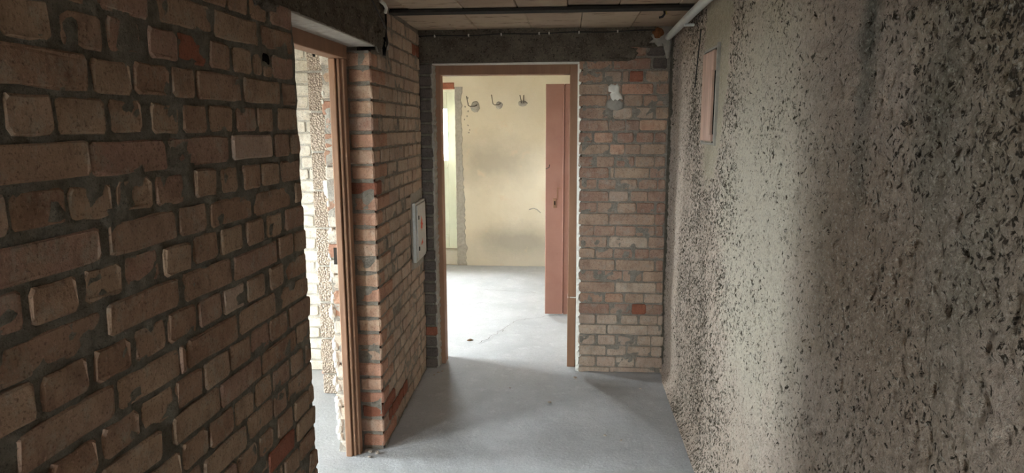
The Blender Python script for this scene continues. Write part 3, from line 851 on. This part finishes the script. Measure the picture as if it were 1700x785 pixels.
wall_holes('wall_side_room_left', m_wall_plain, 'x', -4.2, -4.0, -2.4, 4.4, 0, HB, [hole('side_a'), hole('side_b'), hole('side_c')], 'whitewashed side room wall with two windows and an added third')
wall_holes('wall_side_room_near', m_wall_plain, 'y', -2.4, -2.2, -4.2, -1.13, 0, HB, [], 'whitewashed near wall of the side room')
tag(boxes('ceiling_side_room', m_wall_plain, None, (-4.2, -1.1, -2.4, 4.5, HB, HB + 0.15)), 'whitewashed ceiling of the side room', 'ceiling', kind='structure')
tag(boxes('ceiling_back_room', m_wall_back, None, (-3.2, 0.9, 4.4, 8.0, HB, HB + 0.15)), 'whitewashed ceiling of the back room', 'ceiling', kind='structure')
wall_holes('wall_back_room_left', m_cream, 'x', -3.2, -3.0, 4.4, 7.9, 0, HB, [hole('back_left')], 'cream plastered left wall of the back room with a window')
wall_holes('wall_back_room_right', m_cream, 'x', 0.62, 0.82, 4.46, 7.9, 0, HB, [hole('back_right')], 'cream plastered right wall of the back room with a window')
wall_holes('wall_back_room_near', m_cream, 'y', 4.44, 4.47, -3.2, 0.9, 0, HB, [(-0.872, 0.06, 0, 1.99)], 'cream plastered room side of the doorway wall')
boxes('partition', m_wall_plain, bpy.data.objects['wall_back_room_near'], (-3.2, -1.13, 4.40, 4.45, 0, HB))

# back wall with a broken plaster edge beside the outer door
wall_far = wall_holes('wall_far', m_cream, 'y', 7.55, 7.75, -3.2, 0.82, 0, HB, [(-2.20, -1.285, 0.0, 2.03)], 'cream stained plaster wall at the far end of the back room')
bm = bmesh.new(); prev = None; rr = random.Random(17)
for i in range(70):
    z = 2.03 * i / 69
    wdt = 0.085 + 0.012 * math.sin(z * 3) + rr.uniform(-0.010, 0.010) + (0.035 if z < 0.25 else 0) * rr.random()
    ring = [bm.verts.new(p) for p in ((-1.287, 7.62, z), (-1.287 + rr.uniform(0, 0.006), 7.543, z), (-1.25, 7.540 + rr.uniform(-0.004, 0.003), z), (-1.287 + wdt, 7.541 + rr.uniform(-0.003, 0.002), z), (-1.285 + wdt, 7.551, z))]
    if prev:
        for q in range(4): bm.faces.new((prev[q], prev[q + 1], ring[q + 1], ring[q]))
    prev = ring
link('broken_plaster', mesh_of(bm, 'broken_plaster'), m_grey_plaster, wall_far)
for i in range(9):
    o = link('plaster_chip', blob(ragged(-1.16 + random.uniform(-0.03, 0.04), 1.5 + 0.05 * i + random.uniform(0, 0.03), 0.008, 0.010, 8, 0.3, i), 0.003, i, 2), m_grey_plaster, wall_far)
    o.location = (0, 7.549, 0)
boxes('lintel_brick', m_brick_red, wall_far, (-1.80, -1.29, 7.545, 7.655, 2.008, 2.075), bev=0.004, jit=0.003)
o = link('plaster_crack', sweep([(-0.45, 7.549, 0.66), (-0.40, 7.549, 0.675), (-0.36, 7.549, 0.66), (-0.32, 7.549, 0.62)], 0.006, 6), m_grey_plaster, wall_far)

# outer door of the back room: mint paint, glazed above, on a raised step
step = boxes('doorstep', m_wall_plain, None, (-2.20, -1.285, 7.56, 7.95, 0.0, 0.178), bev=0.006, jit=0.002)
tag(step, 'pale worn concrete step under the mint outer door', 'step', kind='structure')
d2 = empty('door_2', (-1.74, 7.70, 0.17))
tag(d2, 'pale mint outer door with glazed upper half on a raised step', 'door', kind='structure')
L2 = lambda o: local(d2, o)
L2(boxes('stile', m_mint, d2, (-1.40, -1.288, 7.68, 7.725, 0.172, 1.985), bev=0.004))
L2(boxes('stile', m_mint, d2, (-2.19, -2.06, 7.68, 7.725, 0.172, 1.985), bev=0.004))
L2(boxes('rail', m_mint, d2, (-2.06, -1.40, 7.68, 7.725, 1.79, 1.985), bev=0.004))
L2(boxes('rail', m_mint, d2, (-2.06, -1.40, 7.675, 7.725, 1.12, 1.21), bev=0.004))
L2(boxes('rail', m_mint, d2, (-2.06, -1.40, 7.68, 7.725, 0.172, 0.33), bev=0.004))
L2(boxes('door_panel', m_mint, d2, (-2.06, -1.40, 7.695, 7.715, 0.33, 1.12), bev=0.003))
L2(boxes('pane', m_glass, d2, (-2.06, -1.40, 7.702, 7.706, 1.21, 1.79)))
tag(boxes('trim_4', m_mint, None, (-2.20, -1.285, 7.66, 7.75, 1.975, 2.035), bev=0.003), 'pale mint head board above the outer door', 'trim', kind='structure')

# casements in the other windows
def casement(n, key, label):
    ax, p, a0, a1, z0, z1, d = OPEN[key]
    q = p - d * 0.10
    e = empty(f'window_{n}', (q, (a0 + a1) / 2, z0) if ax == 'x' else ((a0 + a1) / 2, q, z0))
    tag(e, label, 'window', kind='structure')
    def bar(nm, u0, u1, w0, w1, mat=m_mint, th=0.025):
        b = (q - th, q + th, u0, u1, w0, w1) if ax == 'x' else (u0, u1, q - th, q + th, w0, w1)
        local(e, boxes(nm, mat, e, b, bev=0.003 if mat is m_mint else 0))
    t = 0.045; mid = (a0 + a1) / 2
    bar('frame_side', a0, a0 + t, z0, z1); bar('frame_side', a1 - t, a1, z0, z1)
    bar('frame_rail', a0 + t, a1 - t, z0, z0 + t); bar('frame_rail', a0 + t, a1 - t, z1 - t, z1)
    bar('mullion', mid - 0.02, mid + 0.02, z0 + t, z1 - t)
    bar('pane', a0 + t, mid - 0.02, z0 + t, z1 - t, m_glass, 0.002); bar('pane', mid + 0.02, a1 - t, z0 + t, z1 - t, m_glass, 0.002)
casement(1, 'side_a', 'mint casement window of the side room beside the block pier')
casement(2, 'side_b', 'mint casement window of the side room towards its near wall')
casement(3, 'back_left', 'mint casement window in the left wall of the back room')
casement(4, 'back_right', 'mint casement window behind the rose door in the back room')
casement(6, 'side_c', 'unseen mint casement added in the side room to light the added doorway')
casement(5, 'rear', 'unseen mint casement added behind the corridor to light its end')

# ------------------------------------------------------------------ side room seen through the left doorway
wsf = boxes('wall_side_room_far', m_mortar_white, None, (-4.2, -1.13, 4.135, 4.40, 0, HB))
tag(wsf, 'whitewashed brick wall at the far side of the side room', 'wall', kind='structure')
placeW = lambda u, z, w: (u, 4.125 - w, z)
mortar_face(wsf, m_mortar_white, -2.75, -1.14, 0, HB, placeW, 0.025, 0.004, 0.008, 31)
rr = random.Random(71); zz = 0.002; row = 0
while zz < HB - 0.03:
    x = -1.15 - (0.0 if row % 2 else 0.115)
    x = -1.15; first = True
    while x > -2.7:
        L = rr.gauss(0.108, 0.006) if row % 2 else (0.06 if first else rr.gauss(0.235, 0.008))
        first = False
        if x - L < -1.38 and x > -2.7:
            sd += 1
            brick(wsf, m_brick_white, x - L, x, zz, min(zz + 0.064, HB - 0.01), placeW, 0, sd, 0.05, rr.uniform(0.0, 0.007))
        x -= L + 0.012
    zz += 0.0745; row += 1
# pumice block pier
pier = empty('wall_pier', (-1.3, 3.75, 0))
tag(pier, 'rough pumice block pier standing in the side room', 'pier', kind='structure')
local(pier, boxes('mortar', m_mortar_white, pier, (-1.462, -1.14, 3.745, 4.13, 0, HB)))
zj = 1.68
while zj > 0: zj -= 0.222
while zj < HB:
    random.seed(int(zj * 1000) + 5)
    za = max(0.004, zj + 0.006); zb = min(HB - 0.004, zj + 0.216)
    if zb - za > 0.02:
        bm = bmesh.new(); add_box(bm, -1.470, -1.135, 3.732, 4.12, za, zb, bev=0.006, jit=0.003)
        local(pier, link('block', mesh_of(bm, 'block'), m_block, pier))
    zj += 0.222
o = local(pier, link('plaster_patch', blob([(-1.41, 1.30), (-1.375, 1.305), (-1.365, 1.18), (-1.37, 1.14), (-1.385, 1.145), (-1.39, 1.20), (-1.405, 1.22)], 0.006, 3, 3), m_white_plaster, pier))
o.location = (0, 3.731, 0)
o = local(pier, link('hole', blob(ragged(-1.422, 2.035, 0.016, 0.05, 12, 0.2, 3), 0.002, 3, 2), m_black, pier)); o.location = (0, 3.731, 0)  # black lump on the block, shade of a hole put into colour
# broken reveal bricks behind the door frame, on the room side of the jamb
placeV = lambda u, z, w: (u, 3.035 - w, z)
mortar_face(wall_left2, m_mortar_white, -1.125, -1.05, 0, 1.95, placeV, 0.012, 0.004, 0.02, 41)
for i in range(len(PL) - 1):
    if i < 3: continue
    zt = PL[i] - 0.006; zb = max(0.003, PL[i + 1] + 0.006)
    sd += 1
    brick(wall_left2, m_brick_white if i > 21 else (m_brick_rose if rr.random() < 0.75 else m_brick_white), -1.130 + rr.uniform(-0.004, 0.012), -1.05, zb, zt, placeV, 0, sd, 0.05, rr.uniform(-0.004, 0.006))
bm = bmesh.new()
for i in range(46):
    z = rr.uniform(0.0, 1.93) if i < 16 else rr.uniform(0.0, 1.0)
    r = rr.uniform(0.006, 0.016) * (1.5 if z < 0.75 else 0.8)
    g = bmesh.ops.create_icosphere(bm, subdivisions=1, radius=1)
    cx_, cy_ = -1.128 + rr.uniform(-0.004, 0.012), 3.036
    for v in g['verts']:
        v.co = Vector((cx_ + v.co.x * r * 0.8, cy_ + v.co.y * r * 0.7, max(0.002, z + v.co.z * r * rr.uniform(1.0, 1.9))))
link('plaster_edge', mesh_of(bm, 'plaster_edge'), m_white_plaster, wall_left2)
boxes('strike_plate', m_steel, wall_left2, (-1.105, -1.085, 3.020, 3.026, 0.955, 1.035))

# side door frame
fr = empty('trim_5', (-1.045, 3.0, 0))
tag(fr, 'worn brown wooden frame lining the side doorway', 'door frame', kind='structure')
F_ = lambda o: local(fr, o)
F_(boxes('jamb', m_frame_l, fr, (-1.075, -1.012, 3.005, 3.045, 0, 1.90), (-1.075, -1.045, 2.980, 3.005, 0, 1.90), (-1.041, -1.028, 2.990, 3.005, 0, 1.90), bev=0.003))
F_(boxes('jamb', m_frame_l, fr, (-1.075, -1.012, 2.195, 2.235, 0, 1.90), (-1.075, -1.045, 2.235, 2.26, 0, 1.90), bev=0.003))
F_(boxes('head', m_frame, fr, (-1.078, -1.008, 2.18, 3.045, 1.90, 1.966), bev=0.003))

# ------------------------------------------------------------------ rose door leaf standing open in the back room
d1 = empty('door_1', (0.2, 5.55, 0))
tag(d1, 'rose-brown painted plank door standing open in the back room', 'door', kind='structure')
D_ = lambda o: local(d1, o)
px = [-0.197, -0.043, 0.11, 0.27, 0.43, 0.59]
for a, b in zip(px, px[1:]):
    D_(boxes('plank', m_door, d1, (a + 0.002, b - 0.002, 5.532, 5.568, 0.014, 1.932), bev=0.003))
D_(boxes('core', m_door, d1, (-0.19, 0.585, 5.54, 5.566, 0.02, 1.925)))
D_(boxes('bead', m_door, d1, (-0.052, -0.044, 5.526, 5.534, 0.02, 1.925), bev=0.002))
lp = D_(boxes('lock_plate', m_frame, d1, (-0.132, -0.104, 5.529, 5.533, 0.925, 1.005), bev=0.002))
boxes('keyhole', m_black, lp, (-0.122, -0.113, 5.527, 5.530, 0.950, 0.982))  # black chip painting the dark of the keyhole
D_(boxes('latch_mark', m_frame, d1, (-0.098, -0.093, 5.530, 5.534, 0.99, 1.09), (-0.098, -0.062, 5.530, 5.534, 1.087, 1.092)))
D_(link('nail', sweep([(-0.192, 5.535, 1.25), (-0.19, 5.515, 1.25), (-0.165, 5.512, 1.262), (-0.160, 5.512, 1.285)], 0.0035, 6), m_iron, d1))
D_(boxes('hinge', m_steel, d1, (0.55, 0.612, 5.528, 5.536, 0.25, 0.31), (0.55, 0.612, 5.528, 5.536, 1.6, 1.66), bev=0.002))

# ------------------------------------------------------------------ wall hooks in the back room
for i, (x, z, kind) in enumerate([(-1.085, 1.825, 0), (-0.815, 1.84, 1), (-0.525, 1.858, 2)]):
    e = empty('coat_hook', (x, 7.55, z))
    lab = ['bent wire coat hook on a large round grey plaster patch', 'bent wire coat hook between two others on a small plaster patch', 'short two-pronged wire hook on a grey plaster patch'][i]
    tag(e, lab, 'hook', 'wire coat hooks on the cream wall')
    rr_ = [(0.052, 0.062), (0.040, 0.042), (0.052, 0.032)][i]
    o = link('plaster_patch', blob(ragged(0.03 if kind < 2 else 0, -0.015, rr_[0], rr_[1], 18, 0.12, 60 + i), 0.012, i, 3, 0.001), m_grey_plaster, e)
    if kind < 2:
        k = 1.0 if kind == 0 else 0.85
        link('wire', sweep([(0.05 * k, 0.0, 0.01), (0.05 * k, -0.03, 0.0), (0.03 * k, -0.05, -0.010), (-0.02 * k, -0.055, -0.012), (-0.040 * k, -0.055, 0.0), (-0.052 * k, -0.055, 0.06), (-0.058 * k, -0.055, 0.10)], 0.0045, 7), m_iron, e)
    else:
        for s in (-1, 1):
            link('prong', sweep([(s * 0.012, 0.0, -0.01), (s * 0.012, -0.035, -0.005), (s * 0.013, -0.045, 0.02), (s * 0.022 - 0.004, -0.05, 0.075)], 0.005, 7), m_iron, e)

# ------------------------------------------------------------------ meter box in the left wall
bx = empty('meter_box', (fx(4.02), 4.02, 0.968), (0, 0, R(90) + ANG))
tag(bx, 'small grey metal meter box with red marks set into the brick wall', 'box')
W2, H2 = 0.150, 0.180
def bbox(nm, mat, par, *b, bev=0.002): return boxes(nm, mat, par, *b, bev=bev)
bbox('box_frame', m_box, bx, (-W2, -W2 + 0.014, -0.020, 0.03, -H2, H2), (W2 - 0.014, W2, -0.020, 0.03, -H2, H2), (-W2 + 0.014, W2 - 0.014, -0.020, 0.03, H2 - 0.014, H2), (-W2 + 0.014, W2 - 0.014, -0.020, 0.03, -H2, -H2 + 0.014))
boxes('recess', m_black, bx, (-W2 + 0.014, W2 - 0.014, 0.0, 0.006, -H2 + 0.014, H2 - 0.014))  # black sheet paints the shade inside the box
dr = bbox('box_door', m_box, bx, (-W2 + 0.034, W2 - 0.012, -0.026, -0.012, -H2 + 0.016, H2 - 0.016), bev=0.003)
def decal(nm, par, pts, y, mat):
    bm = bmesh.new(); bm.faces.new([bm.verts.new((u, y, v)) for u, v in pts]); return link(nm, mesh_of(bm, nm), mat, par)
decal('red_mark', dr, [(-0.005, 0.09), (0.012, 0.065), (0.024, 0.062), (0.020, 0.045), (0.045, 0.035), (0.022, 0.022), (0.024, 0.006), (0.006, 0.012), (-0.006, -0.008), (-0.014, 0.014), (-0.034, 0.012), (-0.020, 0.034), (-0.035, 0.045), (-0.014, 0.056)], -0.0266, m_redpaint)
decal('red_mark', dr, [(-0.018, -0.075), (0.004, -0.068), (0.020, -0.05), (0.026, -0.072), (0.036, -0.086), (0.014, -0.084), (0.0, -0.092), (-0.026, -0.09)], -0.0266, m_redpaint)
bbox('latch', m_steel, dr, (-W2 + 0.055, -W2 + 0.070, -0.030, -0.024, 0.075, 0.10))
bbox('latch', m_steel, dr, (-W2 + 0.055, -W2 + 0.070, -0.030, -0.024, -0.115, -0.09))

# ------------------------------------------------------------------ access panel in the right wall
ap = empty('access_panel', (XR - 0.004, 3.165, 1.725), (0, 0, R(-90)))
tag(ap, 'pinkish wooden access panel with a dark open slit in the roughcast wall', 'panel')
# local x runs towards the camera (-Y), local -y points into the corridor
bbox('panel_frame', m_grey_plaster, ap, (-0.135, -0.125, -0.012, 0.02, -0.21, 0.21), (0.145, 0.158, -0.012, 0.02, -0.215, 0.225), (-0.125, 0.145, -0.012, 0.02, 0.203, 0.214), (-0.125, 0.145, -0.012, 0.02, -0.212, -0.203))
bbox('board', m_wood, ap, (-0.120, 0.095, -0.018, 0.004, -0.196, 0.198), (0.095, 0.118, -0.018, 0.004, 0.11, 0.198), (0.095, 0.118, -0.018, 0.004, -0.196, -0.165), bev=0.003)
boxes('slit', m_black, ap, (0.092, 0.146, -0.006, 0.002, -0.203, 0.203))  # black strip paints the shade of the open gap
tag(link('wall_wire', sweep([(XR - 0.012, 3.42, 2.06), (XR - 0.014, 3.44, 1.98), (XR - 0.013, 3.49, 1.86), (XR - 0.012, 3.52, 1.79)], 0.003, 6), m_cable), 'thin black wire hanging beside the access panel', 'wire')

# ------------------------------------------------------------------ pipe, clamp, cables on lintel and ceiling
pts = [(0.578, 4.20, 2.118), (0.580, 4.12, 2.118), (0.580, 3.9, 2.122), (0.578, 3.4, 2.128), (0.576, 2.6, 2.132), (0.576, 1.0, 2.135), (0.576, -3.1, 2.14)]
pp = empty('conduit_pipe', (0.585, 4.2, 2.118))
tag(pp, 'grey-white plastic pipe running under the ceiling along the roughcast wall', 'pipe')
local(pp, link('tube', sweep(pts, [0.019] * 2 + [0.0205] * 5, 16), m_pipe, pp))
for y in (3.58, 1.6):
    local(pp, boxes('clamp', m_pipe, pp, (0.573, 0.622, y - 0.012, y + 0.012, 2.094, 2.107), bev=0.002))
cb = empty('cable', (-0.9, YE, 2.15))
tag(cb, 'thin dark cable clipped along the top of the end lintel', 'cable')
rr = random.Random(3)
cp = [(-0.93 + 1.43 * i / 24, YE - 0.030, 2.142 + 0.016 * i / 24 + 0.003 * math.sin(i * 0.9)) for i in range(25)]
local(cb, link('wire', sweep(cp, 0.0032, 6), m_cable, cb))
for x in (-0.83, -0.62, -0.42, -0.19, -0.13, 0.05, 0.28):
    z = 2.142 + 0.016 * (x + 0.93) / 1.43
    local(cb, boxes('clip', m_clip, cb, (x - 0.004, x + 0.004, YE - 0.038, YE - 0.020, z - 0.007, z + 0.007), bev=0.001))
tag(link('cable', sweep([(XL + 0.03, 2.9, 2.165), (XL + 0.028, 3.0, 2.13), (XL + 0.026, 3.12, 2.085), (XL + 0.022, 3.20, 2.055)], 0.0035, 6), m_cable), 'thin dark cable sagging over the side doorway lintel', 'cable')
tag(link('cable', sweep([(fx(3.3) + 0.004, 3.29, 2.13), (fx(3.3) + 0.015, 3.30, 2.06), (fx(3.3) + 0.020, 3.31, 2.0), (fx(3.3) + 0.010, 3.29, 1.94)], 0.006, 8), m_cable), 'black cable end dangling from the dark hole in the brickwork', 'cable')
tag(link('conduit_stub', sweep([(XL + 0.03, 3.10, 2.16), (XL + 0.040, 3.13, 2.150), (XL + 0.040, 3.16, 2.138), (XL + 0.03, 3.175, 2.12)], 0.008, 8), m_clip), 'short curved white conduit stub under the ceiling by the hole', 'conduit')
tag(link('cable', sweep([(0.475, 3.62, HC - 0.002), (0.480, 3.625, 2.165), (0.47, 3.63, 2.15), (0.455, 3.64, 2.148)], 0.006, 8), m_cable), 'short cable stub with yellow core poking from the ceiling by the pipe', 'cable')
link('core_wire', sweep([(0.482, 3.62, HC), (0.49, 3.625, 2.16)], 0.004, 6), plain('yellow_wire', (0.5, 0.36, 0.12), 0.1, 20, 0.6, 0.3, 0), bpy.data.objects['cable.003'])

# ------------------------------------------------------------------ litter on the floor
tag(link('leaf', blob(ragged(0, 0, 0.022, 0.012, 10, 0.25, 2), 0.008, 2, 3, 0.001), m_leafdry), 'dry dark leaf on the pale floor just past the main doorway', 'leaf')
bpy.data.objects['leaf'].rotation_euler = (R(-90), 0, 0.3); bpy.data.objects['leaf'].location = (-0.735, 4.815, 0.004)
tag(boxes('wood_scrap', m_wood, None, (-1.60, -1.47, 4.05, 4.075, 0.002, 0.022), bev=0.003), 'rusty-brown stick lying at the foot of the whitewashed brick wall', 'stick')
rr = random.Random(77)
chips = [(0.05, 4.10), (0.2, 3.3), (0.28, 3.25), (-0.93, 3.02), (-0.96, 2.98), (-0.97, 3.03), (-0.35, 3.9), (0.45, 3.95), (-0.84, 4.12), (-0.82, 4.15), (-0.86, 4.08), (-0.1, 3.7), (-1.25, 3.45)]
for i, (x, y) in enumerate(chips):
    random.seed(i); s = rr.uniform(0.004, 0.010)
    bm = bmesh.new(); add_box(bm, -s * 1.4, s * 1.4, -s, s, 0, s, bev=s * 0.3, jit=s * 0.2)
    o = link('mortar_chip', mesh_of(bm, 'chip'), m_chip)
    o.location = (x, y, 0.004); o.rotation_euler = (0, 0, rr.uniform(0, 3))
    tag(o, 'tiny crumb of mortar lying on the corridor floor', 'rubble', 'mortar crumbs on the floor')
